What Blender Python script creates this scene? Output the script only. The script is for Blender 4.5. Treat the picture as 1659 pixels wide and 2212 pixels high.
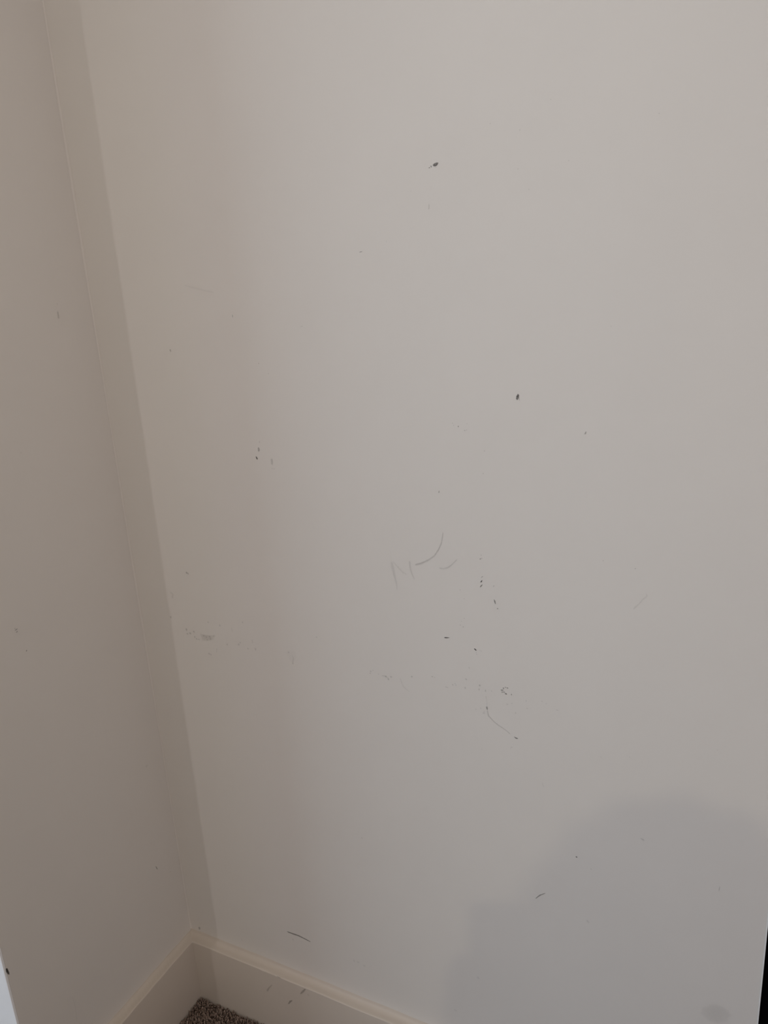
import bpy, bmesh, math, random
import numpy as np
from mathutils import Vector, Matrix
for o in list(bpy.data.objects): bpy.data.objects.remove(o, do_unlink=True)
SC = bpy.context.scene
COL = SC.collection

# ---------------------------------------------------------------- camera
# world: X runs along the back wall, Y into it, Z up; the origin is the inner
# corner of the baseboards at carpet level
CAM = Vector((0.98597, -0.92896, 1.40572))
cam_d = bpy.data.cameras.new('camera')
cam = bpy.data.objects.new('camera', cam_d); COL.objects.link(cam)
cam_d.sensor_fit = 'VERTICAL'; cam_d.sensor_height = 24.0
cam_d.lens = 24.0 * 1662.0 / 2212.0
cam_d.clip_start = 0.005
AX_R = Vector((0.89383666, 0.44451445, -0.0588466))
AX_U = Vector((-0.07406142, 0.27579527, 0.95835895))
AX_F = Vector((-0.44223402, 0.8522581, -0.27943729))
m = Matrix((AX_R, AX_U, -AX_F)).transposed().to_4x4(); m.translation = CAM
cam.matrix_world = m
SC.camera = cam

# ---------------------------------------------------------------- light
SC.view_settings.view_transform = 'Standard'
SC.view_settings.look = 'None'
SC.view_settings.gamma = 1.0
SC.view_settings.use_curve_mapping = False
SC.view_settings.exposure = -0.02

W_DOOR = (1.0, 0.82, 0.62)
LAMP_A = Vector((-0.310, -1.97, 2.44))      # downlight on the left of the room
LAMP_B = Vector((1.348, -1.929, 2.44))    # downlight behind the photographer
P_A = (5.85, 5.7, 5.8)                        # watts per channel
P_B = (6.6, 5.9, 4.4)
WORLD = (0.12, 0.14, 0.16)                    # dim overcast sky outside the windows

world = bpy.data.worlds.new('world'); SC.world = world
world.use_nodes = True
world.node_tree.nodes['Background'].inputs[0].default_value = (*WORLD, 1)
world.node_tree.nodes['Background'].inputs[1].default_value = 1.0

def area(name, loc, rot, power, shape, sx, sy=None):
    d = bpy.data.lights.new(name, 'AREA')
    mx = max(max(power), 1e-9)
    d.energy = mx; d.color = tuple(p / mx for p in power)
    d.shape = shape; d.size = sx
    if sy: d.size_y = sy
    o = bpy.data.objects.new(name, d); COL.objects.link(o)
    o.location = loc; o.rotation_euler = rot
    return o
area('window_daylight', (-2.17, -2.35, 1.45), (0, -math.pi / 2, 0), (32.8, 41.0, 49.0), 'RECTANGLE', 1.35, 1.9)  # broad daylight from the left, added in an invented opening
area('window_daylight', (-1.7, -3.47, 1.45), (math.pi / 2, 0, 0), (2.0, 1.4, 2.6), 'RECTANGLE', 0.8, 1.3)  # weak rear daylight, added behind the camera
area('window_daylight', (2.47, -1.6, 1.45), (0, math.pi / 2, 0), (10.2, 9.1, 9.8), 'RECTANGLE', 1.4, 1.2)  # added light from the right, set in an invented opening
area('panel_light', (0.6, -0.95, 2.425), (0, 0, 0), (4.4, 4.05, 3.55), 'DISK', 0.30)  # added overhead light for the niche

# ---------------------------------------------------------------- materials
def new_mat(name):
    mt = bpy.data.materials.new(name); mt.use_nodes = True
    nt = mt.node_tree
    return mt, nt, nt.nodes['Principled BSDF']
def noise_bump(nt, bsdf, scale, strength, dist, detail=3.0):
    tc = nt.nodes.new('ShaderNodeTexCoord'); n = nt.nodes.new('ShaderNodeTexNoise')
    b = nt.nodes.new('ShaderNodeBump')
    n.inputs['Scale'].default_value = scale; n.inputs['Detail'].default_value = detail
    b.inputs['Strength'].default_value = strength; b.inputs['Distance'].default_value = dist
    nt.links.new(tc.outputs['Object'], n.inputs['Vector'])
    nt.links.new(n.outputs['Fac'], b.inputs['Height'])
    nt.links.new(b.outputs['Normal'], bsdf.inputs['Normal'])
    return tc
def paint(name, col, rough, mottle=0.0, bump=0.15):
    mt, nt, b = new_mat(name)
    b.inputs['Roughness'].default_value = rough
    b.inputs['Specular IOR Level'].default_value = 0.3
    tc = noise_bump(nt, b, 260.0, bump, 0.0004, 2.0)
    if mottle > 0:
        n = nt.nodes.new('ShaderNodeTexNoise'); n.inputs['Scale'].default_value = 9.0
        n.inputs['Detail'].default_value = 4.0; n.inputs['Roughness'].default_value = 0.62
        r = nt.nodes.new('ShaderNodeValToRGB')
        r.color_ramp.elements[0].position = 0.3; r.color_ramp.elements[1].position = 0.7
        r.color_ramp.elements[0].color = (*[c * (1 - mottle) for c in col], 1)
        r.color_ramp.elements[1].color = (*[min(1, c * (1 + mottle)) for c in col], 1)
        nt.links.new(tc.outputs['Object'], n.inputs['Vector'])
        nt.links.new(n.outputs['Fac'], r.inputs['Fac'])
        nt.links.new(r.outputs['Color'], b.inputs['Base Color'])
    else:
        b.inputs['Base Color'].default_value = (*col, 1)
    return mt
def plain(name, col, rough=0.5, metal=0.0, spec=0.5):
    mt, nt, b = new_mat(name)
    b.inputs['Base Color'].default_value = (*col, 1); b.inputs['Roughness'].default_value = rough
    b.inputs['Metallic'].default_value = metal; b.inputs['Specular IOR Level'].default_value = spec
    noise_bump(nt, b, 300.0, 0.05, 0.0003)
    return mt
def emit(name, col, s):
    mt, nt, b = new_mat(name)
    b.inputs['Base Color'].default_value = (0, 0, 0, 1)
    b.inputs['Emission Color'].default_value = (*col, 1); b.inputs['Emission Strength'].default_value = s
    return mt
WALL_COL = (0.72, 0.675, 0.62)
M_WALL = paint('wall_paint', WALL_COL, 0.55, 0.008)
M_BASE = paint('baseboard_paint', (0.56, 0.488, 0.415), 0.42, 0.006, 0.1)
M_CAULK = paint('caulk_paint', (0.685, 0.635, 0.575), 0.6, 0.01, 0.2)
M_JAMB = paint('white_paint', (0.93, 0.92, 0.91), 0.4, 0.006, 0.1)
M_BEAD = plain('bead', (0.80, 0.79, 0.76), 0.5, 0, 0.3)
M_CEIL = paint('ceiling_paint', (0.8, 0.79, 0.77), 0.7, 0.0)
M_BLACK = plain('black_laminate', (0.0012, 0.0014, 0.002), 0.5, 0, 0.08)

def mark_mat(op):
    mt, nt, b = new_mat('scuff_%02d' % round(op * 100))
    b.inputs['Base Color'].default_value = (0.035, 0.028, 0.024, 1)
    b.inputs['Roughness'].default_value = 0.7; b.inputs['Specular IOR Level'].default_value = 0.2
    at = nt.nodes.new('ShaderNodeAttribute'); at.attribute_name = 'fade'
    tc = nt.nodes.new('ShaderNodeTexCoord')
    n = nt.nodes.new('ShaderNodeTexNoise'); n.inputs['Scale'].default_value = 900.0
    mr = nt.nodes.new('ShaderNodeMapRange')
    mr.inputs[1].default_value = 0.3; mr.inputs[2].default_value = 0.6
    mr.inputs[3].default_value = 0.55; mr.inputs[4].default_value = 1.0
    mu = nt.nodes.new('ShaderNodeMath'); mu.operation = 'MULTIPLY'
    mv = nt.nodes.new('ShaderNodeMath'); mv.operation = 'MULTIPLY'; mv.inputs[1].default_value = op
    nt.links.new(tc.outputs['Object'], n.inputs['Vector'])
    nt.links.new(n.outputs['Fac'], mr.inputs[0])
    nt.links.new(at.outputs['Fac'], mu.inputs[0]); nt.links.new(mr.outputs[0], mu.inputs[1])
    nt.links.new(mu.outputs[0], mv.inputs[0]); nt.links.new(mv.outputs[0], b.inputs['Alpha'])
    return mt
_mm = {}
def MM(op):
    k = round(op, 2)
    if k not in _mm: _mm[k] = mark_mat(k)
    return _mm[k]

def carpet_mat(name, k=1.0):
    mt, nt, b = new_mat(name)
    b.inputs['Roughness'].default_value = 1.0; b.inputs['Specular IOR Level'].default_value = 0.05
    tc = nt.nodes.new('ShaderNodeTexCoord')
    n = nt.nodes.new('ShaderNodeTexNoise'); n.inputs['Scale'].default_value = 170.0
    n.inputs['Detail'].default_value = 3.0; n.inputs['Roughness'].default_value = 0.7
    r = nt.nodes.new('ShaderNodeValToRGB')
    r.color_ramp.elements[0].position = 0.34; r.color_ramp.elements[1].position = 0.66
    r.color_ramp.elements[0].color = (0.13*k, 0.08*k, 0.055*k, 1)
    r.color_ramp.elements[1].color = (0.40*k, 0.31*k, 0.26*k, 1)
    nt.links.new(tc.outputs['Object'], n.inputs['Vector'])
    nt.links.new(n.outputs['Fac'], r.inputs['Fac'])
    nt.links.new(r.outputs['Color'], b.inputs['Base Color'])
    bp = nt.nodes.new('ShaderNodeBump'); bp.inputs['Strength'].default_value = 0.6
    bp.inputs['Distance'].default_value = 0.004
    nt.links.new(n.outputs['Fac'], bp.inputs['Height']); nt.links.new(bp.outputs['Normal'], b.inputs['Normal'])
    return mt
M_PILE = carpet_mat('carpet_yarn')
M_FLOOR = carpet_mat('carpet_floor', 0.55)

# ---------------------------------------------------------------- mesh helpers
def link(name, me, mt=None, parent=None, kind=None):
    o = bpy.data.objects.new(name, me); COL.objects.link(o)
    if mt is not None: me.materials.append(mt)
    if parent is not None: o.parent = parent
    if kind: o['kind'] = kind
    return o
def from_py(name, vs, fs, mt=None, parent=None, kind=None, smooth=False):
    me = bpy.data.meshes.new(name); me.from_pydata([tuple(v) for v in vs], [], fs); me.update()
    if smooth:
        for p in me.polygons: p.use_smooth = True
    return link(name, me, mt, parent, kind)
def box_bm(bm, x0, x1, y0, y1, z0, z1):
    v = [bm.verts.new((x, y, z)) for x in (x0, x1) for y in (y0, y1) for z in (z0, z1)]
    for f in ((0,1,3,2),(4,6,7,5),(0,4,5,1),(2,3,7,6),(0,2,6,4),(1,5,7,3)):
        bm.faces.new([v[i] for i in f])
def box(name, b, mt, parent=None, kind=None, bevel=0.0):
    bm = bmesh.new(); box_bm(bm, *b)
    if bevel: bmesh.ops.bevel(bm, geom=bm.edges[:], offset=bevel, segments=3, affect='EDGES', profile=0.5)
    bmesh.ops.recalc_face_normals(bm, faces=bm.faces)
    me = bpy.data.meshes.new(name); bm.to_mesh(me); bm.free()
    return link(name, me, mt, parent, kind)
def tag(o, label, cat, group=None):
    o['label'] = label; o['category'] = cat
    if group: o['group'] = group
    return o

# ---------------------------------------------------------------- structure
H = 2.45; YB = 0.020; XL = -0.019; YE = -0.365; XR = 1.0303
def holed_wall(name, a0, a1, hole, mt, place):
    """wall of boxes round one opening; place(a0,a1,z0,z1) gives the box"""
    bm = bmesh.new(); h0, h1, z0, z1 = hole
    for q in ((a0, h0, 0, H), (h1, a1, 0, H), (h0, h1, 0, z0), (h0, h1, z1, H)):
        if q[1] - q[0] > 1e-4 and q[3] - q[2] > 1e-4: box_bm(bm, *place(*q))
    me = bpy.data.meshes.new(name); bm.to_mesh(me); bm.free()
    return link(name, me, mt, None, 'structure')
floor = box('floor', (-2.3, 2.6, -3.6, 0.14, -0.06, -0.009), M_FLOOR, None, 'structure')
ceiling = box('ceiling', (-2.3, 2.6, -3.6, 0.14, H, H + 0.06), M_CEIL, None, 'structure')
wall_back = box('wall_back', (XL, XR, YB, YB + 0.11, -0.009, H), M_WALL, None, 'structure')
wall_left = box('wall_left', (-0.139, XL, YE, YB + 0.11, -0.009, H), M_WALL, None, 'structure')
wall_front = box('wall_front', (-2.2, -0.139, YE, YE + 0.1, -0.009, H), M_WALL, None, 'structure')
wall_west = holed_wall('wall_west', -3.5, YE + 0.1, (-3.32, -1.38, 0.76, 2.14), M_WALL, lambda a, b, c, d: (-2.3, -2.2, a, b, c, d))
wall_right = holed_wall('wall_right', -3.5, 0.14, (-2.22, -0.98, 0.74, 2.16), M_WALL, lambda a, b, c, d: (2.5, 2.6, a, b, c, d))
wall_rear = holed_wall('wall_rear', -2.3, 2.6, (-2.12, -1.28, 0.78, 2.12), M_WALL, lambda a, b, c, d: (a, b, -3.6, -3.5, c, d))
wall_side = holed_wall('wall_side', XR, 2.5, (1.06, 1.92, -0.009, 2.08), M_WALL,
                       lambda a, b, c, d: (a, b, YB + 0.02, YB + 0.11, c, d))
# black leaf standing in for whatever lies past the free end of the back wall
d1 = box('door_1', (XR + 0.0006, 1.945, YB + 0.004, YB + 0.0195, -0.004, 2.10), M_BLACK, None, 'structure', 0.0015)
bm = bmesh.new()
for k in range(3):
    box_bm(bm, 1.13, 1.85, YB + 0.0028, YB + 0.006, 0.2 + 0.62 * k, 0.72 + 0.62 * k)
me = bpy.data.meshes.new('door_panel'); bm.to_mesh(me); bm.free()
link('door_panel', me, M_BLACK, d1)
# bead trim on the free end of the back wall
trim_end = box('trim_2', (XR - 0.0013, XR + 0.0005, YB - 0.0011, YB + 0.003, 0.0, H - 0.002), M_BEAD, None, 'structure', 0.0003)
# white end casing of the left wall
trim_jamb = box('trim_1', (-0.150, XL + 0.0004, YE - 0.004, YE, -0.004, H - 0.002), M_JAMB, None, 'structure', 0.0009)

# windows invented to give the light, behind and beside the photographer
gm, gnt, gb = new_mat('window_glass')
gb.inputs['Transmission Weight'].default_value = 1.0; gb.inputs['Roughness'].default_value = 0.0
def window(num, a0, a1, z0, z1, place):
    """place(a0,a1,d0,d1,z0,z1): a along the wall, d from its room face outward"""
    w = bpy.data.objects.new('window_%d' % num, None); COL.objects.link(w); w['kind'] = 'structure'
    bm = bmesh.new(); f = 0.05; mid = (a0 + a1) / 2
    for q in ((a0, a0 + f, z0, z1), (a1 - f, a1, z0, z1), (a0 + f, a1 - f, z0, z0 + f), (a0 + f, a1 - f, z1 - f, z1), (mid - 0.02, mid + 0.02, z0 + f, z1 - f)):
        box_bm(bm, *place(q[0], q[1], 0.045, 0.09, q[2], q[3]))
    me = bpy.data.meshes.new('window_frame'); bm.to_mesh(me); bm.free(); link('window_frame', me, M_JAMB, w)
    box('window_pane', place(a0 + f, a1 - f, 0.064, 0.070, z0 + f, z1 - f), gm, w)
window(1, -3.32, -1.38, 0.76, 2.14, lambda a, b, c, d, e, f: (-2.2 - d, -2.2 - c, a, b, e, f))
window(2, -2.12, -1.28, 0.78, 2.12, lambda a, b, c, d, e, f: (a, b, -3.5 - d, -3.5 - c, e, f))
window(3, -2.22, -0.98, 0.74, 2.16, lambda a, b, c, d, e, f: (2.5 + c, 2.5 + d, a, b, e, f))

# baseboards: face at 0, soft top edge, ledge, cove of old paint up to the wall
def profile(dent, wob):
    t = 0.1400 + wob
    return [(0.0, -0.009), (0.0, t - 0.0018 - dent), (0.0004, t - 0.0007 - dent), (0.0014, t - 0.0001 - dent * 0.7),
            (0.0040, t + 0.0001), (0.0090, t + 0.0003), (0.0120, t + 0.0009), (0.0150, t + 0.0022), (0.0174, t + 0.0040),
            (0.0190, t + 0.0064), (0.0199, t + 0.0095), (0.0203, t + 0.0100), (0.0203, -0.009)]
def baseboard(name, n, length, fn):
    vs, fs = [], []; P = len(profile(0, 0))
    rnd = random.Random(5)
    for i in range(n + 1):
        s = length * i / n
        dent = 0.0
        if name.endswith('back'):
            dent = 0.0016 * math.exp(-((s - 0.172) / 0.007) ** 2) + 0.0010 * math.exp(-((s - 0.186) / 0.004) ** 2) + 0.0007 * math.exp(-((s - 0.205) / 0.006) ** 2)
        wob = 0.0012 * math.sin(s * 8.0 + 0.4) + 0.0004 * math.sin(s * 47) + rnd.uniform(-1, 1) * 0.00010
        if s < 0.03: wob *= s / 0.03
        for (d, z) in profile(dent, wob): vs.append(fn(s, d, z))
    for i in range(n):
        for k in range(P - 1):
            a = i * P + k; fs.append((a, a + 1, a + P + 1, a + P))
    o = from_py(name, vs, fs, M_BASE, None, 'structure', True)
    bm = bmesh.new(); bm.from_mesh(o.data); bmesh.ops.recalc_face_normals(bm, faces=bm.faces); bm.to_mesh(o.data); bm.free()
    return o
# mitred at the corner: run position shifts with depth
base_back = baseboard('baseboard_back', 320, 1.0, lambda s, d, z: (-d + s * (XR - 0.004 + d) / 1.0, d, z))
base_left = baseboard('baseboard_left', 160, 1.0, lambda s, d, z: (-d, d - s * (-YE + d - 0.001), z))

# bead of paint-covered filler down the inner corner
vs, fs = [], []
rnd = random.Random(3); n = 300; K = 6
for i in range(n + 1):
    z = 0.150 + (H - 0.150) * i / n
    r = 0.0030 + 0.0007 * math.sin(z * 9) + rnd.uniform(-1, 1) * 0.00012
    for k in range(K + 1):
        a = math.pi / 2 * k / K
        # concave fillet between the two walls
        vs.append((XL + r - r * math.sin(a) + 0.0001, YB - r + r * math.cos(a) - 0.0001 if False else YB - r * (1 - math.cos(a)) - 0.0001, z))
for i in range(n):
    for k in range(K):
        a = i * (K + 1) + k; fs.append((a, a + K + 1, a + K + 2, a + 1))
corner = from_py('trim_3', vs, fs, M_CAULK, None, 'structure', True)

# ---------------------------------------------------------------- marks on the walls (metres in each wall's own plane)
# (surface, shape, [(along, height[, size])...], strength, label)
MARKS = [
    ('back', 'blob', [(0.59036, 1.54618), (0.59229, 1.54805), (0.59600, 1.54867), (0.59780, 1.54793), (0.59650, 1.54600), (0.59460, 1.54465), (0.59154, 1.54500)], 0.62, 'dark grey chip near the top of the wall'),
    ('back', 'dots', [(0.58594, 1.54407, 0.00115), (0.58786, 1.54542, 0.00115), (0.58842, 1.54431, 0.00084), (0.58500, 1.54391, 0.00063)], 0.55, None),
    ('back', 'stroke', [(0.59268, 1.54303, 0.00042), (0.59580, 1.54399, 0.00052)], 0.25, None),
    ('back', 'stroke', [(0.55890, 1.51927, 0.00086), (0.55991, 1.52024, 0.00054)], 0.25, None),
    ('back', 'stroke', [(0.58341, 1.50279, 0.00054), (0.58324, 1.49902, 0.00108), (0.58246, 1.49585, 0.00140)], 0.28, 'faint grey scuff below the top chip'),
    ('back', 'stroke', [(0.52160, 1.46444, 0.00079), (0.52128, 1.46162, 0.00091)], 0.25, None),
    ('back', 'stroke', [(0.48042, 1.45255, 0.00081), (0.48535, 1.45336, 0.00116)], 0.4, 'small grey dash left of the top chip'),
    ('back', 'stroke', [(0.26204, 1.38116, 0.00133), (0.26223, 1.37651, 0.00134)], 0.45, 'short upright grey nick'),
    ('back', 'dots', [(0.13454, 1.33183, 0.00188), (0.13510, 1.32967, 0.00145)], 0.4, None),
    ('back', 'stroke', [(0.37775, 1.35952, 0.00064), (0.38328, 1.36062, 0.00090)], 0.2, None),
    ('back', 'dots', [(0.30029, 1.30918, 0.00136)], 0.3, None),
    ('back', 'stroke', [(0.17855, 1.42705, 0.00202), (0.19048, 1.42373, 0.00269), (0.21419, 1.41783, 0.00267), (0.23261, 1.41358, 0.00199)], 0.07, None),
    ('back', 'dots', [(0.31586, 1.29415, 0.00171)], 0.12, None),
    ('back', 'blob', [(0.69264, 1.26056), (0.69328, 1.26409), (0.69513, 1.26646), (0.69663, 1.26529), (0.69629, 1.26235), (0.69505, 1.25940), (0.69353, 1.25909)], 0.68, 'dark oval chip right of centre'),
    ('back', 'stroke', [(0.69629, 1.26235, 0.00082), (0.69746, 1.25766, 0.00059)], 0.35, None),
    ('back', 'dots', [(0.61273, 1.22283, 0.00119)], 0.7, None),
    ('back', 'dots', [(0.60462, 1.22700, 0.00100), (0.60617, 1.22392, 0.00094), (0.62530, 1.22686, 0.00099), (0.62174, 1.21746, 0.00162), (0.62438, 1.21816, 0.00100), (0.64860, 1.19092, 0.00125), (0.64624, 1.15993, 0.00127)], 0.26, 'scatter of faint specks left of the oval chip'),
    ('back', 'dots', [(0.78074, 1.21895, 0.00193), (0.78129, 1.22012, 0.00113), (0.77991, 1.21776, 0.00113)], 0.3, None),
    ('back', 'stroke', [(0.58017, 1.13069, 0.00107), (0.58231, 1.13216, 0.00080)], 0.6, None),
    ('back', 'stroke', [(0.57977, 1.12934, 0.00133), (0.58223, 1.13016, 0.00080)], 0.6, None),
    ('back', 'stroke', [(0.28677, 1.19245, 0.00117), (0.28631, 1.18883, 0.00161)], 0.28, None),
    ('back', 'blob', [(0.28226, 1.18073), (0.28418, 1.18225), (0.28555, 1.17941), (0.28571, 1.17724), (0.28326, 1.17496), (0.28214, 1.17637)], 0.3, 'grey smudge above a darker speck'),
    ('back', 'blob', [(0.27664, 1.16740), (0.27878, 1.16712), (0.28011, 1.16389), (0.27905, 1.16238), (0.27714, 1.16449)], 0.6, 'dark speck under a grey smudge'),
    ('back', 'blob', [(0.30431, 1.16424), (0.30698, 1.16509), (0.30826, 1.16152), (0.30713, 1.15566), (0.30421, 1.15625)], 0.17, None),
    ('back', 'dots', [(0.30514, 1.14974, 0.00222), (0.30849, 1.14918, 0.00222)], 0.1, None),
    ('back', 'stroke', [(0.50115, 1.01918, 0.00365), (0.50214, 1.01058, 0.00514), (0.50443, 0.99846, 0.00369), (0.50736, 0.98417, 0.00223), (0.50759, 0.97536, 0.00149)], 0.1, 'faint pinkish pencil stroke of an N shape'),
    ('back', 'stroke', [(0.50344, 1.01943, 0.00219), (0.50984, 1.01290, 0.00256), (0.51837, 1.00446, 0.00256), (0.52569, 1.00169, 0.00219)], 0.09, None),
    ('back', 'stroke', [(0.53058, 1.02310, 0.00288), (0.53107, 1.01169, 0.00290), (0.53322, 1.00330, 0.00218), (0.53723, 0.99511, 0.00146)], 0.13, None),
    ('back', 'stroke', [(0.53918, 1.01833, 0.00259), (0.54886, 1.02154, 0.00315), (0.56004, 1.02771, 0.00284), (0.56972, 1.03507, 0.00225), (0.57655, 1.04484, 0.00210), (0.58198, 1.05645, 0.00208), (0.58471, 1.07180, 0.00172)], 0.17, 'curved faint grey tick stroke'),
    ('back', 'stroke', [(0.57611, 1.01751, 0.00142), (0.58322, 1.01726, 0.00240), (0.59040, 1.01983, 0.00225), (0.59694, 1.02545, 0.00182), (0.60492, 1.03395, 0.00139)], 0.15, 'short curved grey stroke under the tick'),
    ('back', 'dots', [(0.64044, 1.04388, 0.00136), (0.63929, 1.03833, 0.00177), (0.63859, 1.03757, 0.00136), (0.64133, 1.03922, 0.00109)], 0.28, None),
    ('back', 'stroke', [(0.63926, 1.01021, 0.00137), (0.64273, 1.01339, 0.00096)], 0.35, None),
    ('back', 'blob', [(0.63808, 1.00384), (0.63984, 1.00614), (0.64122, 1.00700), (0.64047, 1.00414), (0.63909, 1.00328)], 0.7, 'tiny black fleck, upper of the pair'),
    ('back', 'stroke', [(0.63754, 0.99579, 0.00221), (0.63965, 0.99849, 0.00151), (0.64140, 1.00044, 0.00110)], 0.68, 'tiny black fleck, lower of the pair'),
    ('back', 'stroke', [(0.65657, 0.99853, 0.00163), (0.65864, 1.00155, 0.00135)], 0.22, None),
    ('back', 'stroke', [(0.65756, 0.98063, 0.00095), (0.65884, 0.97732, 0.00191), (0.65978, 0.97326, 0.00109)], 0.6, 'thin dark nick below the flecks'),
    ('back', 'dots', [(0.66269, 0.96702, 0.00130)], 0.6, None),
    ('back', 'dots', [(0.61249, 0.94489, 0.00115), (0.60609, 0.93343, 0.00145), (0.61064, 0.93121, 0.00187), (0.60807, 0.93953, 0.00101), (0.61345, 0.97544, 0.00113), (0.60755, 0.98813, 0.00114)], 0.22, None),
    ('back', 'blob', [(0.58037, 0.90995), (0.58332, 0.91079), (0.58877, 0.91078), (0.58471, 0.90909), (0.58105, 0.90865)], 0.75, 'black pointed dash'),
    ('back', 'blob', [(0.62596, 0.89933), (0.62739, 0.89986), (0.62980, 0.89777), (0.62906, 0.89654), (0.62697, 0.89766)], 0.78, 'black comma shaped chip below the dash'),
    ('back', 'dots', [(0.62933, 0.89365, 0.00158), (0.62997, 0.89118, 0.00144), (0.63507, 0.89793, 0.00128), (0.63715, 0.89718, 0.00143), (0.61757, 0.86708, 0.00190)], 0.18, None),
    ('back', 'dots', [(0.45310, 0.83122, 0.00246), (0.45204, 0.82780, 0.00197), (0.45735, 0.83361, 0.00147), (0.46678, 0.82892, 0.00147), (0.47958, 0.82731, 0.00244), (0.48843, 0.82817, 0.00291), (0.48332, 0.82321, 0.00211), (0.52384, 0.83522, 0.00270), (0.55819, 0.84166, 0.00232), (0.56194, 0.84121, 0.00154), (0.59070, 0.83437, 0.00196), (0.59448, 0.83701, 0.00166), (0.59586, 0.83460, 0.00150), (0.61231, 0.84766, 0.00251), (0.63329, 0.84148, 0.00247), (0.63205, 0.83481, 0.00219), (0.64199, 0.83451, 0.00217), (0.65119, 0.83595, 0.00144), (0.61040, 0.83284, 0.00223)], 0.2, 'row of faint grey specks across the lower wall'),
    ('back', 'stroke', [(0.47153, 0.82740, 0.00163), (0.47719, 0.82766, 0.00244), (0.48267, 0.82549, 0.00243), (0.48479, 0.82109, 0.00203)], 0.16, None),
    ('back', 'stroke', [(0.50358, 0.82943, 0.00161), (0.50831, 0.81604, 0.00242), (0.51356, 0.81149, 0.00161), (0.51885, 0.80776, 0.00121)], 0.09, None),
    ('back', 'stroke', [(0.57789, 0.82880, 0.00153), (0.58381, 0.82802, 0.00183)], 0.2, None),
    ('back', 'dots', [(0.66911, 0.84397, 0.00198), (0.67225, 0.84607, 0.00141), (0.67500, 0.84549, 0.00183), (0.66628, 0.84043, 0.00213), (0.66802, 0.84055, 0.00184), (0.66727, 0.83727, 0.00170), (0.66971, 0.83790, 0.00212), (0.67244, 0.83569, 0.00240), (0.67347, 0.83552, 0.00169), (0.68105, 0.83630, 0.00168)], 0.42, 'ring of small dark specks'),
    ('back', 'stroke', [(0.64251, 0.82630, 0.00174), (0.64371, 0.81667, 0.00116), (0.64354, 0.80901, 0.00146)], 0.1, None),
    ('back', 'blob', [(0.64210, 0.80833), (0.64426, 0.80916), (0.64488, 0.80547), (0.64412, 0.80301), (0.64238, 0.80494)], 0.36, 'grey chip at the head of a thin scratch'),
    ('back', 'stroke', [(0.64412, 0.80301, 0.00146), (0.64535, 0.79407, 0.00161), (0.64884, 0.79098, 0.00132), (0.65442, 0.78566, 0.00131), (0.66001, 0.78190, 0.00174), (0.66561, 0.77930, 0.00130), (0.67327, 0.77488, 0.00115), (0.67846, 0.77107, 0.00158)], 0.2, 'thin curved grey scratch'),
    ('back', 'blob', [(0.68365, 0.76804), (0.68712, 0.76731), (0.69024, 0.76688), (0.68849, 0.76516), (0.68572, 0.76582)], 0.5, 'dark fleck at the foot of a thin scratch'),
    ('back', 'dots', [(0.62613, 0.80074, 0.00178), (0.63827, 0.79716, 0.00265), (0.63904, 0.79963, 0.00147), (0.63377, 0.80390, 0.00192), (0.68688, 0.80757, 0.00239), (0.70404, 0.81870, 0.00207), (0.70243, 0.83024, 0.00207), (0.67462, 0.81928, 0.00213), (0.68156, 0.82222, 0.00211), (0.72552, 0.83425, 0.00176), (0.73146, 0.83181, 0.00175), (0.68028, 0.74946, 0.00217), (0.63388, 0.73517, 0.00151)], 0.13, None),
    ('back', 'stroke', [(0.74460, 0.82542, 0.00107), (0.74917, 0.82456, 0.00106)], 0.22, None),
    ('back', 'stroke', [(0.84456, 0.99157, 0.00173), (0.84731, 0.99517, 0.00206), (0.85061, 0.99883, 0.00148), (0.85359, 1.00306, 0.00170), (0.85545, 1.00649, 0.00147), (0.85873, 1.00947, 0.00169), (0.86088, 1.01228, 0.00191), (0.85909, 1.01520, 0.00113)], 0.12, 'faint diagonal scratch on the right side'),
    ('back', 'dots', [(0.80544, 1.05362, 0.00128), (0.84539, 1.04739, 0.00147)], 0.26, None),
    ('back', 'dots', [(0.66492, 1.58258, 0.00108), (0.85369, 1.56687, 0.00099), (0.69789, 1.52976, 0.00110), (0.71106, 1.50621, 0.00101), (0.70052, 1.57094, 0.00107), (0.73667, 1.59748, 0.00094), (0.75753, 1.53173, 0.00097)], 0.2, None),
    ('back', 'dots', [(0.80855, 1.34645, 0.00159)], 0.08, None),
    ('back', 'blob', [(0.86439, 0.64849), (0.86811, 0.64849), (0.87067, 0.64583), (0.86759, 0.64563)], 0.22, 'small grey nick on the lower right'),
    ('back', 'dots', [(0.77660, 0.58798, 0.00184)], 0.85, 'tiny black dot on the lower right'),
    ('back', 'dots', [(0.79796, 0.57386, 0.00210)], 0.15, None),
    ('back', 'stroke', [(0.71489, 0.49084, 0.00108), (0.71926, 0.49676, 0.00154), (0.72252, 0.50053, 0.00184), (0.72576, 0.50299, 0.00122), (0.73042, 0.50682, 0.00106)], 0.5, 'thin forked dark scratch on the lower right'),
    ('back', 'blob', [(0.79195, 0.47972), (0.79469, 0.48034), (0.79749, 0.47627), (0.79476, 0.47565)], 0.14, None),
    ('back', 'stroke', [(0.96927, 0.60363, 0.00060), (0.96873, 0.59810, 0.00108), (0.96857, 0.59575, 0.00144)], 0.33, None),
    ('back', 'blob', [(0.95847, 0.37771), (0.96100, 0.38830), (0.96911, 0.39713), (0.97982, 0.40120), (0.98906, 0.39788), (0.99481, 0.39212), (0.98961, 0.37866), (0.97976, 0.37057), (0.96758, 0.36909)], 0.07, 'soft round grey stain low on the right'),  # rounded patch, faintly darker than the wall around it
    ('back', 'stroke', [(0.72533, 0.70155, 0.00113), (0.72806, 0.69365, 0.00142)], 0.12, None),
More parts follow.
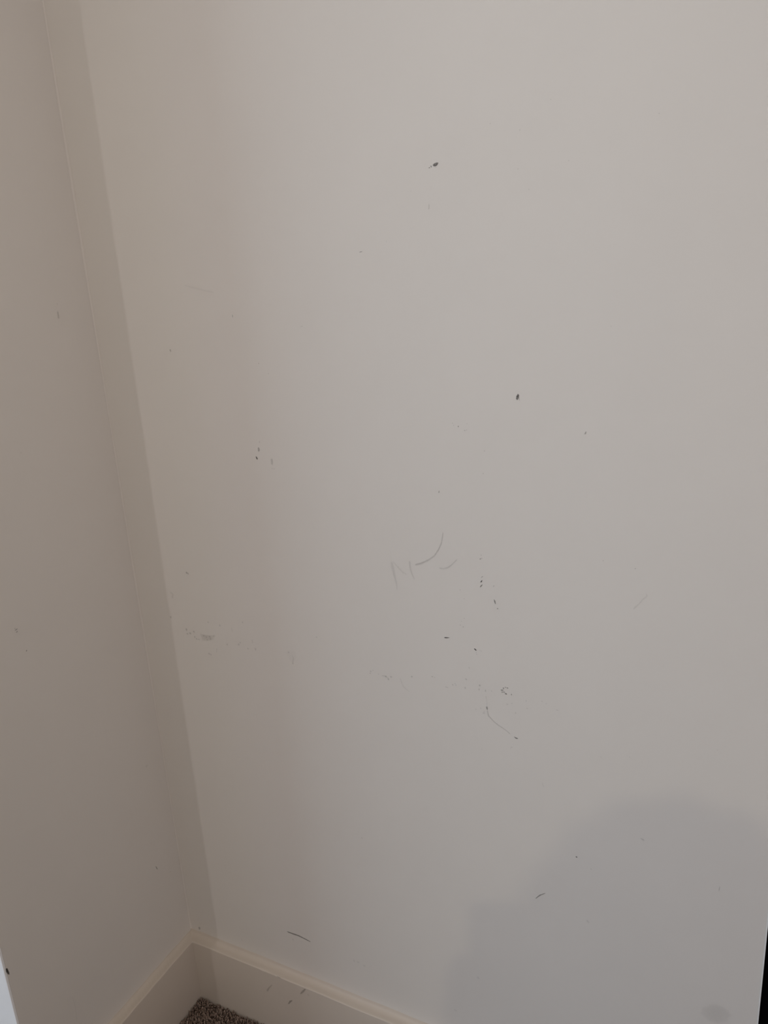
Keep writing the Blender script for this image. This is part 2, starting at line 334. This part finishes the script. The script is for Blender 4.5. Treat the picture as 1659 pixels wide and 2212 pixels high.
    ('back', 'dots', [(0.67850, 0.74748, 0.00145), (0.84634, 0.77411, 0.00124), (0.95448, 0.81110, 0.00111), (0.80818, 0.76468, 0.00129)], 0.12, None),
    ('back', 'stroke', [(0.22999, 0.23849, 0.00231), (0.24261, 0.23850, 0.00345), (0.25621, 0.23895, 0.00321), (0.26946, 0.23712, 0.00251), (0.28261, 0.23530, 0.00159)], 0.5, 'long thin dark scratch above the baseboard'),
    ('back', 'dots', [(0.24214, 0.22461, 0.00347)], 0.12, None),
    ('back', 'stroke', [(0.11483, 0.17625, 0.00246), (0.11504, 0.16941, 0.00246)], 0.1, None),
    ('back', 'dots', [(0.37547, 0.22917, 0.00432), (0.38318, 0.22920, 0.00430), (0.39636, 0.22625, 0.00427)], 0.1, None),
    ('back', 'dots', [(0.61657, 0.29387, 0.00448)], 0.1, None),
    ('back', 'dots', [(0.57296, 0.20416, 0.00382)], 0.08, None),
    ('back', 'dots', [(0.00520, 0.15891, 0.00577)], 0.28, None),
    ('back', 'dots', [(-0.01514, 0.13905, 0.00650)], 0.15, None),
    ('back', 'dots', [(0.10465, 0.95561, 0.00352), (0.10749, 0.95424, 0.00264)], 0.28, 'small grey speck near the corner'),
    ('back', 'stroke', [(0.06059, 0.91390, 0.00274), (0.06628, 0.91025, 0.00274), (0.06285, 0.90277, 0.00367)], 0.13, None),
    ('back', 'dots', [(0.05299, 0.86493, 0.00375)], 0.18, None),
    ('back', 'dots', [(0.10224, 0.84419, 0.00316), (0.09314, 0.83963, 0.00373), (0.08575, 0.84565, 0.00373), (0.08652, 0.83770, 0.00281), (0.10266, 0.83398, 0.00280), (0.10634, 0.83098, 0.00280), (0.11151, 0.83092, 0.00279)], 0.2, 'grey specks beside a rubbed smudge'),
    ('back', 'blob', [(0.11751, 0.84258), (0.12460, 0.84192), (0.13598, 0.84284), (0.14844, 0.84481), (0.14202, 0.83585), (0.12905, 0.83109), (0.11985, 0.83138)], 0.1, 'rubbed grey smudge near the corner'),
    ('back', 'dots', [(0.12326, 0.83993, 0.00277), (0.12914, 0.83821, 0.00276), (0.13660, 0.84028, 0.00312), (0.13799, 0.83608, 0.00313), (0.13039, 0.83308, 0.00240), (0.14610, 0.84268, 0.00219)], 0.15, None),
    ('back', 'dots', [(0.16254, 0.86536, 0.00306), (0.17349, 0.83129, 0.00327), (0.19872, 0.83545, 0.00360), (0.20221, 0.83950, 0.00269), (0.21752, 0.83076, 0.00304), (0.13034, 0.80626, 0.00374), (0.13427, 0.80514, 0.00280), (0.23312, 0.83252, 0.00356), (0.13779, 0.86773, 0.00272), (0.21241, 0.87889, 0.00263), (0.35811, 0.87439, 0.00216)], 0.17, None),
    ('back', 'stroke', [(0.14980, 0.82028, 0.00184), (0.14739, 0.81097, 0.00185)], 0.12, None),
    ('back', 'stroke', [(0.22867, 0.84983, 0.00177), (0.22862, 0.84210, 0.00177)], 0.13, None),
    ('back', 'stroke', [(0.18729, 0.86567, 0.00214), (0.18792, 0.85627, 0.00215)], 0.1, None),
    ('back', 'blob', [(0.29526, 0.83622), (0.30225, 0.84162), (0.31304, 0.84094), (0.31497, 0.83372), (0.30711, 0.81968), (0.30210, 0.82388)], 0.03, None),
    ('back', 'stroke', [(0.30686, 0.83400, 0.00173), (0.30897, 0.82846, 0.00173), (0.30599, 0.81778, 0.00174)], 0.14, None),
    ('back', 'dots', [(0.30047, 0.83796, 0.00259), (0.30701, 0.81881, 0.00261)], 0.2, None),
    ('back', 'dots', [(0.41295, 0.50801, 0.00288)], 0.1, None),
    ('left', 'stroke', [(-0.04811, 1.41314, 0.00282), (-0.04858, 1.40899, 0.00211)], 0.1, None),
    ('left', 'stroke', [(-0.04995, 1.40070, 0.00282), (-0.04984, 1.39511, 0.00354), (-0.05033, 1.38884, 0.00283)], 0.2, 'soft brown grey mark on the left wall'),
    ('left', 'stroke', [(-0.23216, 0.93935, 0.00157), (-0.22649, 0.94068, 0.00129)], 0.5, 'upper of two short parallel scratches on the left wall'),
    ('left', 'stroke', [(-0.23092, 0.93572, 0.00143), (-0.22698, 0.93665, 0.00144)], 0.48, 'lower of two short parallel scratches on the left wall'),
    ('left', 'dots', [(-0.23100, 0.94267, 0.00172)], 0.2, None),
    ('left', 'dots', [(-0.21949, 0.90005, 0.00205)], 0.5, 'dark dot on the left wall'),
    ('left', 'dots', [(-0.16219, 1.20024, 0.00173)], 0.12, None),
    ('left', 'blob', [(-0.04480, 0.35758), (-0.04167, 0.35398), (-0.03947, 0.34568), (-0.04262, 0.34932)], 0.3, 'small dark nick low on the left wall'),
    ('left', 'dots', [(-0.02499, 0.56856, 0.00409)], 0.12, None),
    ('left', 'stroke', [(0.04463, 0.84578, 0.00264), (0.05874, 0.83601, 0.00213), (0.07097, 0.82792, 0.00269)], 0.14, None),
    ('left', 'stroke', [(0.08122, 0.87866, 0.00356), (0.07593, 0.85246, 0.00357)], 0.09, None),
    ('left', 'dots', [(0.06168, 0.81955, 0.00357)], 0.08, None),
    ('left', 'dots', [(-0.01084, 0.31691, 0.00293)], 0.07, None),
    ('left', 'stroke', [(-0.26747, 0.26860, 0.00085), (-0.26677, 0.23915, 0.00172), (-0.26939, 0.21293, 0.00173)], 0.07, None),
    ('base', 'stroke', [(0.17986, 0.09133, 0.00446), (0.18557, 0.10197, 0.00296), (0.19468, 0.11406, 0.00244)], 0.2, 'slanting grey scuff on the baseboard'),
    ('base', 'stroke', [(0.26056, 0.12051, 0.00191), (0.26788, 0.13054, 0.00403), (0.27393, 0.13884, 0.00236)], 0.3, 'short dark scuff on the baseboard'),
    ('base', 'blob', [(0.22771, 0.08164), (0.23317, 0.09219), (0.23997, 0.09585), (0.23733, 0.09121), (0.23097, 0.08197)], 0.32, 'grey scuff low on the baseboard'),
    ('base', 'stroke', [(0.20874, 0.14131, 0.00241), (0.21292, 0.14028, 0.00361), (0.21835, 0.14082, 0.00192)], 0.3, None),
    ('base', 'dots', [(0.27887, 0.12647, 0.00474)], 0.1, None),
]
OFF = 0.0003
SURF = {
    'back': (wall_back, lambda a, z: (a, YB - OFF, z)),
    'left': (wall_left, lambda a, z: (XL + OFF, a, z)),
    'base': (base_back, lambda a, z: (a, -OFF, z)),
}
def add_mark(surf, shape, pts, op, label, rnd, parent=None):
    par, fn = SURF[surf]
    vs, fs, fade = [], [], []
    if shape == 'stroke':
        # subdivide and roughen the width, soft rim
        P = []
        for i in range(len(pts) - 1):
            a, b = pts[i], pts[i + 1]
            L = math.hypot(b[0] - a[0], b[1] - a[1]); k = max(2, int(L / 0.0012))
            for j in range(k):
                t = j / k; P.append([a[q] + (b[q] - a[q]) * t for q in range(3)])
        P.append(list(pts[-1]))
        for i, p in enumerate(P):
            q0 = P[max(0, i - 1)]; q1 = P[min(len(P) - 1, i + 1)]
            tx, tz = q1[0] - q0[0], q1[1] - q0[1]; L = math.hypot(tx, tz) or 1
            nx, nz = -tz / L, tx / L
            w = p[2] * 0.5 * rnd.uniform(0.8, 1.15)
            e = 0.35 if i in (0, len(P) - 1) else 1.0
            for s, f in ((-1.35, 0.0), (-0.5, 1.0), (0.5, 1.0), (1.35, 0.0)):
                vs.append(fn(p[0] + nx * w * s * e, p[1] + nz * w * s * e)); fade.append(f * (0.5 if e < 1 else 1) * rnd.uniform(0.8, 1))
        for i in range(len(P) - 1):
            for k in range(3):
                a = i * 4 + k; fs.append((a, a + 1, a + 5, a + 4))
    elif shape == 'blob':
        cx = sum(p[0] for p in pts) / len(pts); cz = sum(p[1] for p in pts) / len(pts)
        size = max(math.hypot(p[0] - cx, p[1] - cz) for p in pts)
        n = len(pts); ring = []
        for i in range(n):
            a, b = pts[i], pts[(i + 1) % n]
            for t in (0.0, 0.33, 0.66):
                j = 1 + rnd.uniform(-0.06, 0.06)
                ring.append((cx + (a[0] + (b[0] - a[0]) * t - cx) * j, cz + (a[1] + (b[1] - a[1]) * t - cz) * j))
        big = size > 0.012
        rings = ((1.2, 0.0), (0.95, 0.85 if big else 1.0), (0.5, 1.0)) if big else ((1.15, 0.0), (0.9, 1.0))
        vs.append(fn(cx, cz)); fade.append(1.0)
        R = len(ring)
        for (s, f) in rings:
            for (x, z) in ring: vs.append(fn(cx + (x - cx) * s, cz + (z - cz) * s)); fade.append(f)
        for q in range(len(rings) - 1):
            for i in range(R):
                a = 1 + q * R + i; b = 1 + q * R + (i + 1) % R
                fs.append((a, b, b + R, a + R))
        o0 = 1 + (len(rings) - 1) * R
        for i in range(R): fs.append((0, o0 + i, o0 + (i + 1) % R))
    else:
        for (x, z, w) in pts:
            c = len(vs); vs.append(fn(x, z)); fade.append(1.0); n = 9
            ph = rnd.uniform(0, 6.28); ex = rnd.uniform(0.75, 1.25)
            rr = [rnd.uniform(0.8, 1.2) for _ in range(n)]
            for (s, f) in ((0.42, 1.0), (0.72, 0.0)):
                for i in range(n):
                    a = 2 * math.pi * i / n
                    vs.append(fn(x + math.cos(a + ph) * w * s * rr[i] * ex, z + math.sin(a + ph) * w * s * rr[i] / ex)); fade.append(f)
            for i in range(n):
                j = (i + 1) % n
                fs.append((c, c + 1 + i, c + 1 + j)); fs.append((c + 1 + i, c + 1 + n + i, c + 1 + n + j, c + 1 + j))
    o = from_py('scuff_mark', vs, fs, MM(op), par)
    at = o.data.attributes.new('fade', 'FLOAT', 'POINT')
    at.data.foreach_set('value', fade)
    if label: o['label'] = label
    return o
rnd = random.Random(11)
for mk in MARKS: add_mark(*mk, rnd)
# chip on the outer edge of the left wall
SURF['left'] = (trim_jamb, lambda a, z: (XL + 0.0008, a, z))
add_mark('left', 'blob', [(-0.3655, 0.4235), (-0.3630, 0.4215), (-0.3618, 0.4130), (-0.3622, 0.4085), (-0.3645, 0.4120), (-0.3660, 0.4180)], 0.9,
         'dark chip in the edge of the white casing', rnd)

# ---------------------------------------------------------------- carpet pile
def pile():
    r = np.random.default_rng(4)
    sp = 0.0038
    gx, gy = np.meshgrid(np.arange(0.002, 1.10, sp), np.arange(-0.62, -0.0015, sp))
    P = np.stack([gx.ravel(), gy.ravel()], 1) + r.uniform(-0.5, 0.5, (gx.size, 2)) * sp
    P = P[(P[:, 0] > 0.0012) & (P[:, 1] < -0.0012)]
    N = len(P); RN = 5; LV = 4
    ang = r.uniform(0, 2 * np.pi, N); lean = r.uniform(0.0005, 0.0042, N)
    hgt = r.uniform(0.0075, 0.0125, N) - 0.003 * (r.random(N) < 0.2)
    rad = r.uniform(0.0010, 0.0019, N); curl = r.uniform(-2.2, 2.2, N)
    V = np.zeros((N, LV * RN + 1, 3))
    prof = [0.75, 1.1, 1.2, 0.8]
    for l in range(LV):
        t = l / (LV - 1) * 0.88
        cx = P[:, 0] + np.cos(ang + curl * t) * lean * t * 1.3
        cy = P[:, 1] + np.sin(ang + curl * t) * lean * t * 1.3
        for k in range(RN):
            a = 2 * np.pi * k / RN + t * 2.0 + ang
            V[:, l * RN + k, 0] = cx + np.cos(a) * rad * prof[l]
            V[:, l * RN + k, 1] = cy + np.sin(a) * rad * prof[l]
            V[:, l * RN + k, 2] = -0.0095 + hgt * t
    V[:, -1, 0] = P[:, 0] + np.cos(ang + curl) * lean * 1.3
    V[:, -1, 1] = P[:, 1] + np.sin(ang + curl) * lean * 1.3
    V[:, -1, 2] = -0.0095 + hgt
    V[:, :, 0] = np.maximum(V[:, :, 0], 0.0004); V[:, :, 1] = np.minimum(V[:, :, 1], -0.0004)
    F = []
    for l in range(LV - 1):
        for k in range(RN):
            k2 = (k + 1) % RN
            F.append((l * RN + k, l * RN + k2, (l + 1) * RN + k2)); F.append((l * RN + k, (l + 1) * RN + k2, (l + 1) * RN + k))
    for k in range(RN): F.append(((LV - 1) * RN + k, (LV - 1) * RN + (k + 1) % RN, LV * RN))
    F = np.array(F); S = LV * RN + 1
    T = (F[None] + (np.arange(N) * S)[:, None, None]).reshape(-1, 3)
    me = bpy.data.meshes.new('carpet_pile')
    me.vertices.add(N * S); me.vertices.foreach_set('co', V.reshape(-1))
    me.loops.add(T.size); me.loops.foreach_set('vertex_index', T.reshape(-1).astype(np.int32))
    me.polygons.add(len(T)); me.polygons.foreach_set('loop_start', (np.arange(len(T)) * 3).astype(np.int32))
    me.polygons.foreach_set('use_smooth', np.ones(len(T), dtype=bool))
    me.update(calc_edges=True)
    o = link('carpet_pile', me, M_PILE, None, 'stuff')
    tag(o, 'brown-grey twisted carpet pile filling the corner below the baseboards', 'carpet')
pile()

# ---------------------------------------------------------------- ceiling lamps (behind the camera): two downlights, one added lamp
def ring_bm(bm, c, r0, r1, z0, z1, n=40):
    V = []
    for i in range(n):
        a = 2 * math.pi * i / n
        V.append([bm.verts.new((c[0] + math.cos(a) * r, c[1] + math.sin(a) * r, z)) for (r, z) in ((r0, z0), (r1, z0), (r1, z1), (r0, z1))])
    for i in range(n):
        A, B = V[i], V[(i + 1) % n]
        for k in range(4): bm.faces.new((A[k], A[(k + 1) % 4], B[(k + 1) % 4], B[k]))
def downlight(pos, power, label, size):
    root = bpy.data.objects.new('downlight', None); COL.objects.link(root)
    root.location = (pos.x, pos.y, H); tag(root, label, 'ceiling light')
    bm = bmesh.new(); ring_bm(bm, (0, 0), 0.036, 0.048, -0.006, 0.0)
    me = bpy.data.meshes.new('trim_ring'); bm.to_mesh(me); bm.free(); link('trim_ring', me, M_JAMB, root)
    bm = bmesh.new()
    bmesh.ops.create_cone(bm, cap_ends=True, segments=32, radius1=0.035, radius2=0.035, depth=0.002)
    me = bpy.data.meshes.new('lens'); bm.to_mesh(me); bm.free()
    ln = link('lens', me, emit('lamp_lens', (1.0, 0.85, 0.65), 2.0), root); ln.location = (0, 0, -0.002)
    d = bpy.data.lights.new('downlight_bulb', 'AREA'); mx = max(max(power), 1e-9)
    d.energy = mx; d.color = tuple(p / mx for p in power); d.shape = 'DISK'; d.size = size
    l = bpy.data.objects.new('downlight_bulb', d); COL.objects.link(l); l.parent = root
    l.location = (0, 0, pos.z - H)
    return root
downlight(LAMP_A, P_A, 'small round downlight in the ceiling near the left wall end', 0.022)
downlight(LAMP_B, P_B, 'small round downlight in the ceiling behind the photographer', 0.03)
pan = bpy.data.objects.new('ceiling_lamp', None); COL.objects.link(pan); pan.location = (0.6, -0.95, H)  # invented fixture around the added overhead light
tag(pan, 'wide round flush ceiling lamp in front of the niche', 'ceiling light')
bm = bmesh.new(); ring_bm(bm, (0, 0), 0.160, 0.175, -0.022, 0.0, 64)
me = bpy.data.meshes.new('frame'); bm.to_mesh(me); bm.free(); link('frame', me, M_JAMB, pan)
bm = bmesh.new(); bmesh.ops.create_cone(bm, cap_ends=True, segments=64, radius1=0.158, radius2=0.158, depth=0.010)
me = bpy.data.meshes.new('diffuser'); bm.to_mesh(me); bm.free()
df = link('diffuser', me, emit('lamp_diffuser', (1, 0.93, 0.85), 1.0), pan); df.location = (0, 0, -0.008)

# ---------------------------------------------------------------- the photographer, whose shadow falls low on the wall
FWD = Vector((-0.4606, 0.8876, 0.0)); RGT = Vector((0.8876, 0.4606, 0.0)); P0 = Vector((1.205, -1.26, 0.0)); SCL = 1.101
skin_m = plain('skin', (0.55, 0.34, 0.25), 0.5, 0, 0.4)
top_m = plain('sweater', (0.10, 0.11, 0.14), 0.9, 0, 0.1)
jean_m = plain('trousers', (0.03, 0.035, 0.05), 0.9, 0, 0.1)
hair_m = plain('hair', (0.03, 0.018, 0.012), 0.6, 0, 0.4)
shoe_m = plain('shoe_leather', (0.02, 0.02, 0.02), 0.5)
eye_m = plain('eye', (0.10, 0.07, 0.05), 0.3)
phone_m = plain('phone_case', (0.012, 0.012, 0.014), 0.35)
person = bpy.data.objects.new('person', None); COL.objects.link(person)
pm = Matrix((RGT, FWD, Vector((0, 0, 1)))).transposed().to_4x4(); pm.translation = P0
pm = pm @ Matrix.Scale(SCL, 4)
person.matrix_world = pm
tag(person, 'person in dark sweater standing and holding up a phone with both hands', 'person')
def skinned(name, chains, mt, parent, sub=2):
    """chains: lists of (x,y,z,radius[,radius_y]); points shared by position are merged"""
    vs, rs, es, idx = [], [], [], {}
    for ch in chains:
        prev = None
        for p in ch:
            k = tuple(round(c, 4) for c in p[:3])
            if k not in idx: idx[k] = len(vs); vs.append(p[:3]); rs.append((p[3], p[4] if len(p) > 4 else p[3]))
            i = idx[k]
            if prev is not None and prev != i: es.append((prev, i))
            prev = i
    me = bpy.data.meshes.new(name); me.from_pydata(vs, es, []); me.update()
    o = link(name, me, mt, parent)
    md = o.modifiers.new('skin', 'SKIN'); md.use_smooth_shade = True; md.branch_smoothing = 0.6
    sv = me.skin_vertices[0].data
    for i, r in enumerate(rs): sv[i].radius = r; sv[i].use_root = (i == 0)
    if sub:
        s = o.modifiers.new('sub', 'SUBSURF'); s.levels = sub; s.render_levels = sub
    return o
cl = Vector((RGT.dot(CAM - P0), FWD.dot(CAM - P0), CAM.z)) / SCL       # the lens in the person's own frame
def arm(s):
    w = (cl.x + 0.012 + s * (0.070 if s < 0 else 0.10), cl.y - 0.055, cl.z - (0.125 if s < 0 else 0.085))
    return [(0, 0.0, 1.25, 0.115, 0.095), (s * 0.10, 0.0, 1.30, 0.07, 0.07), (s * 0.168, -0.005, 1.285, 0.052), (s * 0.205, 0.03, 1.20, 0.046), (s * 0.225, 0.08, 1.08, 0.042),
            (s * 0.185, 0.17, 1.12, 0.041), ((s * 0.185 + w[0]) / 2, (0.17 + w[1]) / 2, (1.12 + w[2]) / 2, 0.035), (*w, 0.025)]
def hand(s):
    w = arm(s)[-1]; up = 0.0 if s < 0 else 0.050
    pc = (cl.x + 0.012 + s * (0.046 if s < 0 else 0.066), cl.y - 0.036, cl.z - 0.088 + up, 0.019, 0.013)
    ch = [[w, pc]]
    for i, L in enumerate((0.030, 0.036, 0.033, 0.024)):
        z = cl.z - 0.050 - 0.019 * i + up * 0.5
        a = (cl.x + 0.012 + s * (0.042 if s < 0 else 0.052), cl.y - 0.012 - 0.003 * i, z - 0.008, 0.0095)
        b = (cl.x + 0.012 + s * 0.040, cl.y + 0.006, z, 0.0085)
        c = (cl.x + 0.012 + s * (0.040 - L * 0.5), cl.y + 0.010 - i * 0.0045, z + 0.002, 0.0078)
        d = (cl.x + 0.012 + s * (0.036 - L), cl.y + 0.009 - i * 0.005, z + 0.003, 0.0065)
        ch.append([pc, a, b, c, d])
    ch.append([pc, (cl.x + 0.012 + s * 0.050, cl.y - 0.052, cl.z - 0.072, 0.012), (cl.x + 0.012 + s * 0.036, cl.y - 0.054, cl.z - 0.052, 0.0105), (cl.x + 0.012 + s * 0.022, cl.y - 0.050, cl.z - 0.040, 0.0085)])
    return ch
hips = (0, -0.01, 0.93, 0.135, 0.105)
chains = [[hips, (0, 0.0, 1.08, 0.115, 0.088), (0, 0.0, 1.25, 0.115, 0.095), (0, 0.0, 1.37, 0.052), (0, 0.01, 1.42, 0.050), (0, 0.025, 1.47, 0.060, 0.070), (0, 0.020, 1.54, 0.070, 0.086), (0, 0.015, 1.595, 0.058, 0.066)]]
for s in (-1, 1):
    chains.append(arm(s)); chains += hand(s)
    chains.append([hips, (s * 0.09, 0.0, 0.86, 0.088), (s * 0.10, 0.01, 0.66, 0.070), (s * 0.105, 0.015, 0.48, 0.052), (s * 0.108, -0.01, 0.32, 0.050), (s * 0.11, -0.015, 0.09, 0.036),
                   (s * 0.115, 0.05, 0.045, 0.036), (s * 0.12, 0.13, 0.03, 0.028)])
skinned('body', chains, skin_m, person)
sw = [[(0, -0.005, 0.78, 0.190, 0.155), (0, 0.0, 1.06, 0.178, 0.140), (0, 0.0, 1.25, 0.160, 0.125), (0, 0.0, 1.375, 0.070)]]
for s in (-1, 1):
    a = arm(s)[:-1]
    sw.append([(0, 0.0, 1.25, 0.160, 0.125)] + [(p[0], p[1], p[2], p[3] + 0.016) for p in a[1:]])
skinned('sweater', sw, top_m, person)
tr = [[(0, -0.01, 1.03, 0.140, 0.112), (0, -0.01, 0.90, 0.160, 0.130)]]
for s in (-1, 1):
    tr.append([(0, -0.01, 0.90, 0.160, 0.130), (s * 0.09, 0.0, 0.82, 0.105), (s * 0.10, 0.01, 0.66, 0.082), (s * 0.105, 0.015, 0.48, 0.066), (s * 0.108, -0.01, 0.30, 0.062), (s * 0.11, -0.015, 0.12, 0.058), (s * 0.11, -0.015, 0.035, 0.056)])
skinned('trousers', tr, jean_m, person)
for s in (-1, 1):
    skinned('shoe', [[(s * 0.11, -0.06, 0.045, 0.042, 0.040), (s * 0.112, 0.0, 0.048, 0.045, 0.044), (s * 0.118, 0.10, 0.036, 0.044, 0.032), (s * 0.122, 0.165, 0.030, 0.034, 0.024)]], shoe_m, person)
def ell(name, c, r, mt, seg=24):
    bm = bmesh.new(); bmesh.ops.create_uvsphere(bm, u_segments=seg, v_segments=seg // 2, radius=1.0)
    for v in bm.verts: v.co = Vector((c[0] + v.co.x * r[0], c[1] + v.co.y * r[1], c[2] + v.co.z * r[2]))
    me = bpy.data.meshes.new(name); bm.to_mesh(me); bm.free()
    for p in me.polygons: p.use_smooth = True
    return link(name, me, mt, person)
# hair: a cap over the crown and back of the head down to the neck
bm = bmesh.new(); bmesh.ops.create_uvsphere(bm, u_segments=40, v_segments=28, radius=1.0)
bmesh.ops.delete(bm, geom=[v for v in bm.verts if (v.co.y > 0.35 and v.co.z < 0.42) or v.co.z < -0.82], context='VERTS')
hr = random.Random(8)
for v in bm.verts:
    k = 1 + 0.025 * math.sin(v.co.x * 21 + v.co.z * 6) + hr.uniform(-0.008, 0.008)
    v.co = Vector((v.co.x * 0.084 * k, 0.008 + v.co.y * 0.103 * k, 1.525 + v.co.z * 0.125 * k))
me = bpy.data.meshes.new('hair'); bm.to_mesh(me); bm.free()
for p in me.polygons: p.use_smooth = True
h = link('hair', me, hair_m, person); sm = h.modifiers.new('thick', 'SOLIDIFY'); sm.thickness = 0.006
for s in (-1, 1):
    ell('eye', (s * 0.031, 0.097, 1.525), (0.011, 0.006, 0.006), eye_m)
    ell('ear', (s * 0.072, 0.015, 1.51), (0.010, 0.020, 0.030), skin_m)
ell('nose', (0, 0.112, 1.502), (0.010, 0.016, 0.022), skin_m)
ell('mouth', (0, 0.096, 1.462), (0.024, 0.010, 0.0075), plain('lips', (0.45, 0.16, 0.14), 0.5))

# phone: upright, square to the view, its lens at the camera's place
phone = bpy.data.objects.new('phone', None); COL.objects.link(phone)
pmx = Matrix((AX_R, AX_U, -AX_F)).transposed().to_4x4(); pmx.translation = CAM - AX_F * 0.004
phone.matrix_world = pmx
tag(phone, 'black phone held upright in both hands of the person', 'phone')
box('phone_body', (-0.020, 0.054, -0.130, 0.018, 0.001, 0.009), phone_m, phone, None, 0.0035)
box('screen', (-0.017, 0.051, -0.126, 0.014, 0.0088, 0.0094), plain('screen_glass', (0.02, 0.02, 0.02), 0.1), phone)
